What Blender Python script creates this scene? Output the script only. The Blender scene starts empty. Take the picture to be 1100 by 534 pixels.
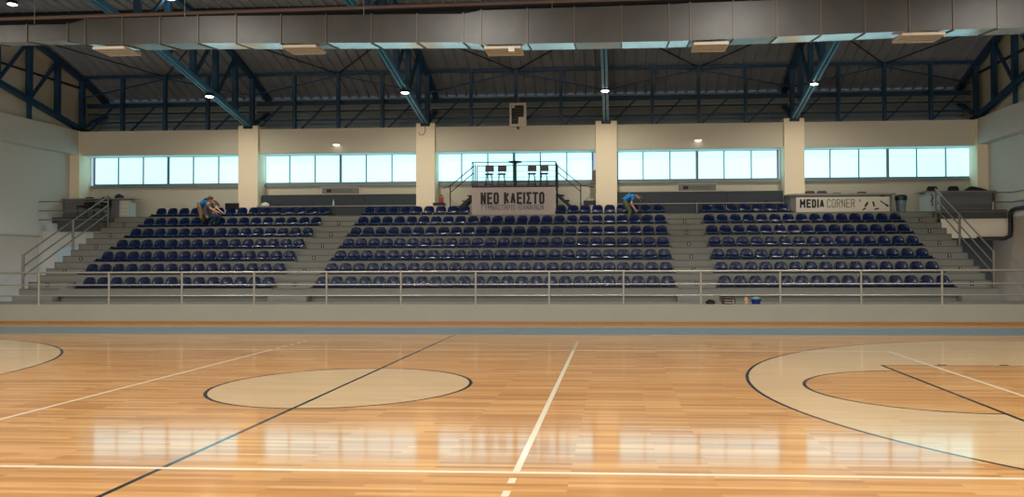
import bpy, bmesh, math, random
from math import sin, cos, pi, sqrt, radians
from mathutils import Vector, Matrix
random.seed(7)
C = bpy.context.scene.collection
SC = bpy.context.scene

# ------------------------------------------------------------------ camera
F, YAW, PITCH, ROLL = 854.83, 0.0595, 0.01665, -0.00338
cam = bpy.data.objects.new('camera', bpy.data.cameras.new('camera'))
C.objects.link(cam)
_r = Vector((cos(YAW), sin(YAW), 0)); _f = Vector((-sin(YAW)*cos(PITCH), cos(YAW)*cos(PITCH), sin(PITCH))); _u = _r.cross(_f)
_r2 = cos(ROLL)*_r + sin(ROLL)*_u; _u2 = -sin(ROLL)*_r + cos(ROLL)*_u
m = Matrix(((_r2.x, _u2.x, -_f.x, 3.822), (_r2.y, _u2.y, -_f.y, -11.021), (_r2.z, _u2.z, -_f.z, 1.727), (0, 0, 0, 1)))
cam.matrix_world = m
cam.data.sensor_fit = 'HORIZONTAL'; cam.data.sensor_width = 36
cam.data.lens = F/1100*36; cam.data.shift_x = -60/1100
cam.data.clip_start = .1; cam.data.clip_end = 300
SC.camera = cam

# ------------------------------------------------------------------ exposure, world and large lights
SC.view_settings.view_transform = 'Standard'; SC.view_settings.look = 'None'
SC.view_settings.gamma = 1; SC.view_settings.use_curve_mapping = False
SC.view_settings.exposure = 0.22
W = bpy.data.worlds.new('daylight'); SC.world = W; W.use_nodes = True
W.node_tree.nodes['Background'].inputs[0].default_value = (.62, .80, 1, 1)
W.node_tree.nodes['Background'].inputs[1].default_value = .6

def area(name, loc, size, energy, color, rot=(0, 0, 0), spread=180):
    l = bpy.data.lights.new(name, 'AREA'); l.shape = 'RECTANGLE'; l.size, l.size_y = size
    l.energy = energy; l.color = color; l.spread = radians(spread)
    o = bpy.data.objects.new(name, l); o.location = loc; o.rotation_euler = rot; C.objects.link(o); return o
BAYS = [(-17.0, -10.63), (-9.86, -3.70), (-2.99, 3.11), (3.90, 10.07), (10.80, 17.25)]
# front fill lamps added behind the camera, where a window band is assumed
for i, (a, b) in enumerate(BAYS):
    area('front_fill_light', ((a+b)/2, -20.8, 5.4), (b-a-.3, 1.2), 245, (1, .98, .96), (radians(90), 0, 0))
# high-bay lamps over the court (above the top of the picture)
for x in (-13.6, -6.8, .1, 7, 13.8):
    for y in (2.6, -4.5, -12):
        area('court_high_bay_light', (x, y, 8.6), (.8, .8), 300, (1, .98, .94), (0, 0, 0), 160)

# ------------------------------------------------------------------ materials
def lin(c):
    c = c/255
    return c/12.92 if c <= .04045 else ((c+.055)/1.055)**2.4
def rgb(r, g, b): return (lin(r), lin(g), lin(b), 1)
def mat(name, col, rough=.6, metal=0, var=.08, scale=6, coat=0, bump=0, emis=None, estr=0, spec=.5):
    mt = bpy.data.materials.new(name); mt.use_nodes = True
    nt = mt.node_tree; n = nt.nodes; b = n['Principled BSDF']
    b.inputs['Roughness'].default_value = rough; b.inputs['Metallic'].default_value = metal
    b.inputs['Coat Weight'].default_value = coat
    b.inputs['Specular IOR Level'].default_value = spec
    tc = n.new('ShaderNodeTexCoord'); no = n.new('ShaderNodeTexNoise'); no.inputs['Scale'].default_value = scale
    no.inputs['Detail'].default_value = 3
    nt.links.new(tc.outputs['Object'], no.inputs['Vector'])
    mx = n.new('ShaderNodeMix'); mx.data_type = 'RGBA'
    mx.inputs[6].default_value = tuple(c*(1-var) for c in col[:3])+(1,)
    mx.inputs[7].default_value = tuple(min(1, c*(1+var)) for c in col[:3])+(1,)
    nt.links.new(no.outputs['Fac'], mx.inputs[0]); nt.links.new(mx.outputs[2], b.inputs['Base Color'])
    if bump:
        bp = n.new('ShaderNodeBump'); bp.inputs['Strength'].default_value = bump; bp.inputs['Distance'].default_value = .02
        nt.links.new(no.outputs['Fac'], bp.inputs['Height']); nt.links.new(bp.outputs[0], b.inputs['Normal'])
    if emis:
        b.inputs['Emission Color'].default_value = emis; b.inputs['Emission Strength'].default_value = estr
    return mt
M = dict(
    wall=mat('cream_wall_paint', rgb(208, 204, 184), .8, var=.04, scale=.6),
    pillar=mat('pillar_cream_paint', rgb(244, 230, 200), .8, var=.04, scale=.8),
    side=mat('side_wall_paint', rgb(198, 194, 182), .8, var=.04, scale=.5),
    parapet=mat('parapet_paint', rgb(150, 150, 136), .75, var=.07, scale=1.2),
    concrete=mat('stand_concrete', rgb(130, 131, 123), .75, var=.12, scale=2.5),
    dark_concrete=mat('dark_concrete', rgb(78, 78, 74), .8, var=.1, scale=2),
    ductbase=mat('lit_underside_zinc', rgb(246, 250, 250), .27, 1, var=.12, scale=2.5),  # duct metal lightened, window light put into the underside colour
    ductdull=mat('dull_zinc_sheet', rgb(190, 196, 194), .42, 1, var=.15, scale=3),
    steel=mat('brushed_rail_steel', rgb(165, 161, 148), .38, .55, var=.05),
    stairsteel=mat('stair_rail_steel', rgb(128, 124, 114), .4, .5, var=.05),
    conduit=mat('pinkish_conduit', rgb(120, 104, 98), .7, var=.1),
    bluechord=mat('lit_blue_chord_paint', rgb(66, 132, 168), .35, 0, var=.1, scale=3),  # truss blue lightened as if lit by the windows
    blue=mat('blue_truss_paint', rgb(30, 68, 98), .38, 0, var=.1, scale=3),  # truss blue darkened for the unlit steel under the roof
    deck=mat('roof_sheet_metal', rgb(142, 150, 158), .6, .05, var=.14, scale=1.2),
    clad=mat('grey_cladding', rgb(158, 176, 182), .6, .1, var=.08, scale=1.5),
    duct=mat('galvanised_duct', rgb(84, 83, 80), .45, .75, var=.18, scale=2.2, bump=.05),  # duct metal darkened, shade put into the face colour
    ductrim=mat('duct_flange_metal', rgb(105, 98, 90), .5, .7, var=.1),
    louvre=mat('beige_grille_plastic', rgb(190, 186, 172), .5, var=.05),
    seat=mat('navy_seat_plastic', rgb(3, 24, 64), .24, var=.15, scale=9, spec=.35),
    black=mat('black_plastic', rgb(20, 21, 24), .45, var=.1),
    dark_steel=mat('dark_steel', rgb(34, 38, 44), .45, .4, var=.1),
    desk=mat('grey_desk_panel', rgb(112, 114, 114), .35, var=.06),
    deskdark=mat('dark_slate_panel', rgb(44, 54, 62), .5, var=.08, scale=3),
    desktop=mat('grey_desk_top', rgb(138, 138, 130), .4, var=.05),
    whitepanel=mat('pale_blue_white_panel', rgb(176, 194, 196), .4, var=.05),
    white=mat('white_board', rgb(212, 206, 190), .5, var=.03),
    banner=mat('greyish_pink_banner', rgb(172, 160, 156), .6, var=.05),
    ink=mat('black_lettering', rgb(24, 28, 34), .6, var=.03),
    ink2=mat('grey_lettering', rgb(92, 90, 88), .6, var=.03),
    frame=mat('window_frame_aluminium', rgb(128, 142, 146), .5, .1, var=.04),
    reveal=mat('lit_reveal_paint', rgb(214, 226, 222), .7, var=.03),  # whitened paint, window light put into the head reveal colour
    red=mat('extinguisher_red', rgb(176, 42, 30), .35, var=.05),
    blueshirt=mat('blue_cotton', rgb(22, 116, 178), .85, var=.12, scale=14),
    greyshirt=mat('grey_cotton', rgb(96, 98, 106), .9, var=.15, scale=14),
    khaki=mat('khaki_cloth', rgb(140, 118, 84), .9, var=.15, scale=12),
    olive=mat('olive_cloth', rgb(92, 98, 76), .9, var=.15, scale=12),
    jeans=mat('dark_denim', rgb(22, 48, 62), .9, var=.15, scale=12),
    skin=mat('skin', rgb(206, 152, 122), .55, var=.06, scale=10),
    hair=mat('short_brown_hair', rgb(92, 70, 58), .8, var=.2, scale=30),
    shoe=mat('dark_shoe', rgb(40, 40, 42), .6, var=.1),
    chair=mat('brown_chair_back', rgb(92, 74, 72), .6, var=.08),
    binblue=mat('grey_blue_bin', rgb(120, 148, 156), .45, var=.05),
    binlid=mat('dark_green_lid', rgb(24, 44, 44), .45, var=.05),
    cobalt=mat('cobalt_plastic', rgb(22, 36, 120), .35, var=.08),
    cyan=mat('pale_cyan_cloth', rgb(110, 164, 176), .8, var=.1, scale=20),
    orange=mat('orange_plastic', rgb(204, 120, 70), .5, var=.08),
    tan=mat('tan_plastic', rgb(190, 168, 130), .5, var=.06),
    brown=mat('dark_brown_cloth', rgb(42, 34, 26), .9, var=.2, scale=20),
    plate=mat('white_number_plate', rgb(188, 188, 180), .5, var=.03),
    brass=mat('oak_skirting', rgb(158, 106, 46), .4, var=.12, scale=5),
)
M['glass'] = mat('daylit_frosted_glass', (.5, .6, .6, 1), .4, var=.02, emis=(.55, 1.22, 1.36, 1), estr=1.0)
M['lamp'] = mat('lamp_glow', (1, 1, 1, 1), .4, emis=(1, .97, .9, 1), estr=14)
M['nosing'] = mat('worn_grey_nosing', rgb(98, 96, 88), .7, var=.2, scale=4)
M['softlamp'] = mat('soft_lamp_glow', (1, 1, 1, 1), .4, emis=(1, .97, .9, 1), estr=1.6)
M['screen'] = mat('dark_screen', rgb(30, 42, 44), .25, var=.3, scale=9)

# ---- court floor material: oak strips, light infill, blue border, painted lines
def floor_material():
    mt = bpy.data.materials.new('oak_court_floor'); mt.use_nodes = True
    nt = mt.node_tree; N = nt.nodes; L = nt.links; B = N['Principled BSDF']
    def mth(op, a, b=None):
        n = N.new('ShaderNodeMath'); n.operation = op
        for i, v in enumerate((a, b)):
            if v is None: continue
            if isinstance(v, (int, float)): n.inputs[i].default_value = v
            else: L.new(v, n.inputs[i])
        return n.outputs[0]
    add = lambda a, b: mth('ADD', a, b); sub = lambda a, b: mth('SUBTRACT', a, b)
    mul = lambda a, b: mth('MULTIPLY', a, b); mx = lambda a, b: mth('MAXIMUM', a, b)
    lt = lambda a, b: mth('LESS_THAN', a, b); gt = lambda a, b: mth('GREATER_THAN', a, b)
    ab = lambda a: mth('ABSOLUTE', a)
    def dist(a, b): return mth('SQRT', add(mul(a, a), mul(b, b)))
    def near(v, c, h): return lt(ab(sub(v, c)), h)
    tc = N.new('ShaderNodeTexCoord'); sp = N.new('ShaderNodeSeparateXYZ'); L.new(tc.outputs['Object'], sp.inputs[0])
    x, y = sp.outputs[0], sp.outputs[1]; ax, ay = ab(x), ab(y)
    d0 = dist(x, y); d2 = dist(sub(ax, 8.2), y); d3 = dist(sub(ax, 12.425), y)
    in3 = mx(mul(lt(d3, 6.72), lt(ax, 11.01)), mul(gt(ax, 11.0), lt(ay, 6.58)))
    key = mx(lt(d2, 1.77), mul(gt(ax, 8.2), lt(ay, 2.43)))
    tan = mx(lt(d0, 1.77), mul(in3, sub(1, key)))
    blk = mul(near(x, 0, .026), lt(ay, 7.8))
    blk = mx(blk, near(d0, 1.775, .024))
    blk = mx(blk, mul(near(d3, 6.725, .024), mul(lt(ax, 11.01), lt(ay, 6.6))))
    blk = mx(blk, mul(near(ay, 6.575, .025), gt(ax, 11.01)))
    blk = mx(blk, mul(near(ax, 8.2, .028), lt(ay, 2.45)))
    blk = mx(blk, mul(near(d2, 1.775, .024), lt(ax, 8.2)))
    blk = mx(blk, mul(near(ay, 2.43, .018), gt(ax, 8.2)))
    blk = mx(blk, mul(near(ay, 2.5, .05), mx(near(ax, 9.2, .07), near(ax, 10.2, .07))))
    wht = mul(near(ax, 3, .029), lt(ay, 4.5))
    wht = mx(wht, mul(mul(near(ax, 3, .029), mul(gt(ay, 4.5), lt(ay, 6.2))), gt(mth('MODULO', sub(ay, 4.47), .35), .2)))
    wht = mx(wht, mul(near(ay, 4.5, .03), lt(ax, 9.02)))
    wht = mx(wht, mul(near(ax, 9, .03), lt(ay, 4.5)))
    blu = mul(gt(ay, 7.8), lt(ay, 9.85))
    # strips
    br = N.new('ShaderNodeTexBrick'); L.new(tc.outputs['Object'], br.inputs['Vector'])
    br.inputs['Scale'].default_value = 1; br.inputs['Brick Width'].default_value = 1.15; br.inputs['Row Height'].default_value = .072
    br.inputs['Mortar Size'].default_value = .0012; br.inputs['Mortar Smooth'].default_value = .3; br.offset = .37; br.offset_frequency = 3
    br.inputs['Color1'].default_value = (.0, .0, .0, 1); br.inputs['Color2'].default_value = (1, 1, 1, 1); br.inputs['Mortar'].default_value = (.35, .35, .35, 1)
    br2 = N.new('ShaderNodeTexNoise'); mp = N.new('ShaderNodeMapping'); mp.inputs['Scale'].default_value = (.8, 24, 1)
    L.new(tc.outputs['Object'], mp.inputs[0]); L.new(mp.outputs[0], br2.inputs['Vector']); br2.inputs['Scale'].default_value = 1.6; br2.inputs['Detail'].default_value = 5
    f = mth('ADD', mul(br.outputs['Color'], .42), mul(br2.outputs['Fac'], .62))
    cr = N.new('ShaderNodeValToRGB'); L.new(f, cr.inputs[0])
    cr.color_ramp.elements[0].position = .12; cr.color_ramp.elements[0].color = rgb(138, 90, 42)
    cr.color_ramp.elements[1].position = .85; cr.color_ramp.elements[1].color = rgb(200, 154, 94)
    e = cr.color_ramp.elements.new(.5); e.color = rgb(178, 126, 68)
    cr2 = N.new('ShaderNodeValToRGB'); L.new(f, cr2.inputs[0])
    cr2.color_ramp.elements[0].position = .15; cr2.color_ramp.elements[0].color = rgb(176, 144, 102)
    cr2.color_ramp.elements[1].position = .85; cr2.color_ramp.elements[1].color = rgb(198, 168, 124)
    def mix(fac, a, b):
        n = N.new('ShaderNodeMix'); n.data_type = 'RGBA'; L.new(fac, n.inputs[0])
        for i, v in ((6, a), (7, b)):
            if isinstance(v, tuple): n.inputs[i].default_value = v
            else: L.new(v, n.inputs[i])
        return n.outputs[2]
    c = mix(tan, cr.outputs[0], cr2.outputs[0])
    c = mix(blu, c, rgb(24, 102, 132))
    c = mix(blk, c, rgb(14, 12, 14))
    c = mix(wht, c, rgb(208, 194, 166))
    L.new(c, B.inputs['Base Color'])
    B.inputs['Roughness'].default_value = .42
    B.inputs['Specular IOR Level'].default_value = .15
    B.inputs['Coat Weight'].default_value = .8; B.inputs['Coat Roughness'].default_value = .085; B.inputs['Coat IOR'].default_value = 1.5
    bp = N.new('ShaderNodeBump'); bp.inputs['Strength'].default_value = .08; bp.inputs['Distance'].default_value = .003
    n3 = N.new('ShaderNodeTexNoise'); mp3 = N.new('ShaderNodeMapping'); mp3.inputs['Scale'].default_value = (1.2, 12, 1)
    L.new(tc.outputs['Object'], mp3.inputs[0]); L.new(mp3.outputs[0], n3.inputs['Vector']); n3.inputs['Scale'].default_value = 1.5
    L.new(add(n3.outputs['Fac'], mul(br.outputs['Color'], .25)), bp.inputs['Height'])
    L.new(bp.outputs[0], B.inputs['Coat Normal']); L.new(bp.outputs[0], B.inputs['Normal'])
    return mt
M['floor'] = floor_material()

# ------------------------------------------------------------------ mesh helpers
class MB:
    def __init__(s): s.bm = bmesh.new()
    def box(s, x0, x1, y0, y1, z0, z1):
        v = [s.bm.verts.new(p) for p in ((x0,y0,z0),(x1,y0,z0),(x1,y1,z0),(x0,y1,z0),(x0,y0,z1),(x1,y0,z1),(x1,y1,z1),(x0,y1,z1))]
        for f in ((0,3,2,1),(4,5,6,7),(0,1,5,4),(1,2,6,5),(2,3,7,6),(3,0,4,7)): s.bm.faces.new([v[i] for i in f])
        return s
    def bar(s, a, b, w, h=None, up=(0, 0, 1)):
        """rectangular bar from a to b: w across, h along up"""
        h = h or w; a = Vector(a); b = Vector(b); d = (b-a).normalized(); up = Vector(up)
        if abs(d.dot(up)) > .99: up = Vector((0, 1, 0))
        sx = d.cross(up).normalized(); sz = sx.cross(d).normalized()
        v = []
        for p in (a, b):
            for i, j in ((-1,-1),(1,-1),(1,1),(-1,1)): v.append(s.bm.verts.new(p+sx*(i*w/2)+sz*(j*h/2)))
        for f in ((0,3,2,1),(4,5,6,7),(0,1,5,4),(1,2,6,5),(2,3,7,6),(3,0,4,7)): s.bm.faces.new([v[i] for i in f])
        return s
    def tube(s, pts, r, n=8, cap=True):
        pts = [Vector(p) for p in pts]; rings = []
        rr = r if isinstance(r, (list, tuple)) else [r]*len(pts)
        ref = Vector((0, 0, 1))
        d0 = (pts[1]-pts[0]).normalized()
        if abs(d0.dot(ref)) > .95: ref = Vector((0, 1, 0))
        for i, p in enumerate(pts):
            d = ((pts[min(i+1, len(pts)-1)]-p).normalized()+(p-pts[max(i-1, 0)]).normalized())
            d = d.normalized() if d.length > 1e-6 else d0
            a = d.cross(ref).normalized(); b = d.cross(a).normalized()
            rings.append([s.bm.verts.new(p+rr[i]*(a*cos(2*pi*k/n)+b*sin(2*pi*k/n))) for k in range(n)])
        for q, w in zip(rings, rings[1:]):
            for k in range(n): s.bm.faces.new((q[k], q[(k+1) % n], w[(k+1) % n], w[k]))
        if cap:
            s.bm.faces.new(list(reversed(rings[0]))); s.bm.faces.new(rings[-1])
        return s
    def lathe(s, prof, c=(0, 0, 0), n=20):
        rings = []
        for r, z in prof: rings.append([s.bm.verts.new((c[0]+max(r, 1e-4)*cos(2*pi*k/n), c[1]+max(r, 1e-4)*sin(2*pi*k/n), c[2]+z)) for k in range(n)])
        for q, w in zip(rings, rings[1:]):
            for k in range(n): s.bm.faces.new((q[k], q[(k+1) % n], w[(k+1) % n], w[k]))
        s.bm.faces.new(list(reversed(rings[0]))); s.bm.faces.new(rings[-1])
        return s
    def prism(s, poly, axis, a, b):
        """poly 2D points extruded along axis ('x': poly=(y,z); 'y': (x,z); 'z': (x,y)) from a to b"""
        def P(p, t): return {'x': (t, p[0], p[1]), 'y': (p[0], t, p[1]), 'z': (p[0], p[1], t)}[axis]
        u = [s.bm.verts.new(P(p, a)) for p in poly]; w = [s.bm.verts.new(P(p, b)) for p in poly]
        s.bm.faces.new(u); s.bm.faces.new(list(reversed(w)))
        n = len(poly)
        for i in range(n): s.bm.faces.new((u[i], w[i], w[(i+1) % n], u[(i+1) % n]))
        return s
    def build(s, name, material, parent=None, bevel=0, smooth=False):
        bmesh.ops.recalc_face_normals(s.bm, faces=s.bm.faces[:])
        me = bpy.data.meshes.new(name); s.bm.to_mesh(me); s.bm.free()
        if isinstance(material, str): material = M[material]
        me.materials.append(material)
        if smooth: me.shade_smooth()
        o = bpy.data.objects.new(name, me); C.objects.link(o)
        if parent: o.parent = parent
        if bevel:
            bv = o.modifiers.new('bevel', 'BEVEL'); bv.width = bevel; bv.segments = 2; bv.limit_method = 'ANGLE'
        return o
def tag(o, label, cat, group=None, kind=None):
    o['label'] = label; o['category'] = cat
    if group: o['group'] = group
    if kind: o['kind'] = kind
    return o
def empty(name, loc, label, cat, group=None, rz=0):
    o = bpy.data.objects.new(name, None); C.objects.link(o); o.location = loc; o.rotation_euler = (0, 0, rz)
    o.empty_display_size = .1
    return tag(o, label, cat, group)
def struct(o, label=None):
    o['kind'] = 'structure'
    if label: o['label'] = label
    return o
def copy_tree(o, parent=None):
    c = o.copy(); C.objects.link(c)
    if parent: c.parent = parent
    for ch in list(o.children): copy_tree(ch, c)
    return c
def bx(name, material, x0, x1, y0, y1, z0, z1, parent=None, bevel=0):
    return MB().box(x0, x1, y0, y1, z0, z1).build(name, material, parent, bevel)
GL = {   # stroke letters on a unit cell 0..1 wide, 0..1 high
 'N': [[(0,0),(0,1)],[(0,1),(1,0)],[(1,0),(1,1)]], 'E': [[(1,1),(0,1)],[(0,1),(0,0)],[(0,0),(1,0)],[(0,.52),(.85,.52)]],
 'O': [[(.25,0),(0,.15),(0,.85),(.25,1),(.75,1),(1,.85),(1,.15),(.75,0),(.25,0)]], 'K': [[(0,0),(0,1)],[(1,1),(0,.45)],[(.3,.6),(1,0)]],
 'Λ': [[(0,0),(.5,1)],[(.5,1),(1,0)]], 'I': [[(.5,0),(.5,1)]], 'Σ': [[(1,1),(0,1)],[(0,1),(.6,.5)],[(.6,.5),(0,0)],[(0,0),(1,0)]],
 'T': [[(0,1),(1,1)],[(.5,1),(.5,0)]], 'Γ': [[(0,0),(0,1)],[(0,1),(1,1)]], 'Y': [[(0,1),(.5,.5)],[(1,1),(.5,.5)],[(.5,.5),(.5,0)]],
 'M': [[(0,0),(0,1)],[(0,1),(.5,.35)],[(.5,.35),(1,1)],[(1,1),(1,0)]], 'A': [[(0,0),(.5,1)],[(.5,1),(1,0)],[(.2,.33),(.8,.33)]],
 'H': [[(0,0),(0,1)],[(1,0),(1,1)],[(0,.5),(1,.5)]], 'P': [[(0,0),(0,1),(.75,1),(1,.88),(1,.6),(.75,.48),(0,.48)]],
 'Ω': [[(0,0),(.3,0),(.3,.12),(.0,.4),(0,.85),(.25,1),(.75,1),(1,.85),(1,.4),(.7,.12),(.7,0),(1,0)]],
 'D': [[(0,0),(0,1),(.65,1),(1,.8),(1,.2),(.65,0),(0,0)]], 'C': [[(1,.75),(1,.88),(.75,1),(.25,1),(0,.85),(0,.15),(.25,0),(.75,0),(1,.12),(1,.25)]],
 'R': [[(0,0),(0,1),(.75,1),(1,.88),(1,.62),(.75,.5),(0,.5)],[(.5,.5),(1,0)]]}
def text_mesh(name, body, material, width, height, loc, parent, stroke=.05, thick=.004, gap=.3):
    """lettering cut from strokes, as one flat raised mesh"""
    wd = {'I': .35, 'M': 1.25, 'Ω': 1.1, ' ': .55}
    tot = sum(wd.get(c, 1) for c in body)+gap*(len(body)-1)
    u = width/tot; mb = MB(); x = 0; lay = 0
    for c in body:
        w = wd.get(c, 1)*u
        for st in GL.get(c, []):
            pts = [Vector((x+stroke/2+p[0]*(w-stroke), 0, stroke/2+p[1]*(height-stroke))) for p in st]
            for a, b in zip(pts, pts[1:]):
                d = (b-a).normalized()*stroke*.5
                lay = (lay+1) % 4; t = thick+lay*.0006
                nrm = Vector((-d.z, 0, d.x)); q = [a-d-nrm, b+d-nrm, b+d+nrm, a-d+nrm]
                if abs(d.x) > 1e-4 and abs(d.z) > 1e-4: q = [a-nrm, b-nrm, b+nrm, a+nrm]
                mb.prism([(v.x, v.z) for v in q], 'y', -t, 0)
        x += w+gap*u
    o = mb.build(name, material, parent); o.location = loc
    return o
ORD = ['zeroth','first','second','third','fourth','fifth','sixth','seventh','eighth','ninth','tenth','eleventh','twelfth','thirteenth','fourteenth','fifteenth','sixteenth','seventeenth','eighteenth','nineteenth','twentieth','21st','22nd','23rd','24th','25th']

# ================================================================== SETTING
SX = 17.37          # side wall plane
FY = 19.4           # far wall plane
struct(bx('floor', 'floor', -SX, SX, -21, 11.3, -.2, 0), 'glossy oak basketball court floor with painted lines')
struct(bx('baseboard_far', 'brass', -SX, SX, 11.215, 11.25, 0, .05), 'thin orange wooden skirting at foot of the low front wall')
# low front wall of the stand and the walkway on it
struct(bx('wall_parapet', 'parapet', -SX, SX, 11.25, 11.45, 0, .525), 'low grey beige wall along the far side of the court')
struct(bx('floor_walkway', 'concrete', -SX, SX, 11.45, 13.35, .3, .522), 'concrete walkway behind the low wall')
# side walls (lower, upper gable, beams)
for s, nm in ((-1, 'left'), (1, 'right')):
    a, b = sorted((s*SX, s*(SX+.3)))
    struct(bx('wall_'+nm, 'side', a, b, -21, 19.7, -.2, 6.9), 'pale painted %s side wall of the hall' % nm)
    poly = [(-21, 6.88), (21.1, 6.88), (21.1, 8.25), (19.2, 9.05), (17.7, 9.55), (16.2, 9.95), (14.7, 10.25), (12, 10.6), (8, 10.9), (0, 11.1), (-8, 10.9), (-14.7, 10.25), (-19.2, 9.05), (-21, 8.3)]
    struct(MB().prism(poly, 'x', a, b).build('wall_gable_'+nm, 'wall'), 'cream gable wall behind the %s end truss' % nm)
    c, d = sorted((s*17.0, s*(SX-.001)))
    struct(bx('trim_beam_'+nm, 'side', c, d, -21, 18.7, 5.95, 6.885), 'projecting cream ring beam on the %s side wall' % nm)
    e, f = sorted((s*16.98, s*SX))
    struct(bx('wall_corner_pillar_'+nm, 'pillar', e, f, 18.7, 19.4, .5, 6.885), 'cream corner pillar at the %s end of the window wall' % nm)
# thin ledge line on the left wall
struct(bx('trim_ledge_left', 'parapet', -SX, -SX+.03, 11.5, 17.1, 2.7, 2.745), 'thin groove line low on the left side wall')
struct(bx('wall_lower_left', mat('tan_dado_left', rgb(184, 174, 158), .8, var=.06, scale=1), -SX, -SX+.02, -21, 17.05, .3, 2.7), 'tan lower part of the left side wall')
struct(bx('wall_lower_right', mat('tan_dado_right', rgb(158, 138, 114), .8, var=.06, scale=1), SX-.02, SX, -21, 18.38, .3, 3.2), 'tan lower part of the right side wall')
# near wall behind the camera, and far wall built round its window band
struct(bx('wall_near', 'wall', -SX, SX, -21.3, -21, -.2, 8.3), 'cream wall behind the camera')
mb = MB()
mb.box(-SX, SX, 19.56, 19.75, 3.3, 4.80)
mb.box(-SX, SX, 19.55, 19.75, 5.98, 6.88)
struct(mb.build('wall_far', 'wall'), 'cream far wall with the window band')
struct(bx('wall_far_dado', 'wall', -SX, SX, 19.41, 19.56, 3.3, 4.74), 'cream wall under the window band')
PILL = [(-10.63, -9.86), (-3.70, -2.99), (3.11, 3.90), (10.07, 10.80)]
edges = [-16.98] + [v for p in PILL for v in p] + [16.98]
for i in range(5):
    struct(bx('wall_upper_%d' % (i+1), 'wall', edges[2*i], edges[2*i+1], 18.86, 19.56, 5.94, 6.88), 'cream wall band above window %d' % (i+1))
for i, (a, b) in enumerate(PILL):
    struct(bx('wall_pillar_%d' % (i+1), 'pillar', a, b, 18.7, 19.58, 3.475, 7.0), 'cream square pillar, number %d from the left, between windows' % (i+1))

# windows
WX = [(-16.9, -10.63), (-9.86, -3.70), (-2.99, 3.11), (3.90, 10.07), (10.80, 17.25)]
WP = [(-16.9, -10.75), (-9.93, -3.82), (-3.12, 3.0), (3.88, 10.0), (10.85, 17.22)]
for i, (a, b) in enumerate(WP):
    lo = max(a, WX[i][0]+.0); hi = b
    z0, z1 = 4.80, 5.98
    mb = MB(); fr = .07
    mb.box(a, b, 19.42, 19.5, z0, z0+fr).box(a, b, 19.42, 19.5, z1-fr, z1)
    mb.box(a, a+fr, 19.42, 19.5, z0+fr, z1-fr).box(b-fr, b, 19.42, 19.5, z0+fr, z1-fr)
    pw = (b-a)/6
    for k in range(1, 6):
        w = .1 if k == 3 else .045
        mb.box(a+k*pw-w/2, a+k*pw+w/2, 19.42, 19.5, z0+fr, z1-fr)
    w = mb.build('window_%d' % (i+1), 'frame')
    struct(w, 'long six-pane frosted window, number %d from the left' % (i+1))
    g = bx('window_pane', 'glass', a+.03, b-.03, 19.455, 19.47, z0+.03, z1-.03, w)
    g['label'] = 'bright frosted panes lit by daylight'
    struct(bx('trim_sill_%d' % (i+1), 'frame', a-.02, b+.02, 19.30, 19.56, 4.70, 4.80), 'grey window sill under window %d' % (i+1))
    struct(bx('trim_head_%d' % (i+1), 'reveal', edges[2*i], edges[2*i+1], 18.9, 19.56, 5.925, 5.94), 'pale window-lit reveal above window %d' % (i+1))

# roof: corrugated sheet swept along the profile
prof = [(21.25, 8.12), (20.2, 8.66), (19.2, 9.05), (17.7, 9.55), (16.2, 9.95), (14.7, 10.25), (12, 10.6), (8, 10.9), (3, 11.05), (-3, 11.05), (-8, 10.9), (-14.7, 10.25), (-19.2, 9.05), (-21.3, 8.12)]
bm = bmesh.new(); xs = []
x = -17.7
while x < 17.7:
    xs += [(x, 0), (x+.31, 0), (x+.33, .09), (x+.38, .09)]; x += .4
rows = [[bm.verts.new((a, py, pz+.06-h)) for a, h in xs] for py, pz in prof]
for q, w in zip(rows, rows[1:]):
    for k in range(len(xs)-1): bm.faces.new((q[k], q[k+1], w[k+1], w[k]))
rows2 = [[bm.verts.new((a, py, pz+.25)) for a in (-17.7, 17.7)] for py, pz in prof]
for q, w in zip(rows2, rows2[1:]): bm.faces.new((q[0], w[0], w[1], q[1]))
mb = MB(); mb.bm.free(); mb.bm = bm
struct(mb.build('ceiling', 'deck'), 'dark corrugated metal roof sheeting')
# grey cladding strip above the wall head
mb = MB()
mb.box(-SX, SX, 20.6, 20.7, 6.8, 8.4)
for k in range(6): mb.box(-SX, SX, 20.57, 20.61, 6.95+k*.24, 6.98+k*.24)
struct(mb.build('wall_cladding', 'clad'), 'grey metal cladding under the eaves')
struct(bx('trim_eaves_strip', mat('pale_eaves_strip', rgb(210, 222, 226), .6), -SX, SX, 20.45, 20.5, 7.80, 7.93), 'pale strip under the eaves')  # plain pale bar in front of the grey cladding
struct(bx('floor_wall_head', 'dark_concrete', -SX, SX, 19.75, 20.7, 6.7, 6.86), 'dark ledge behind the wall head')

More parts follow.
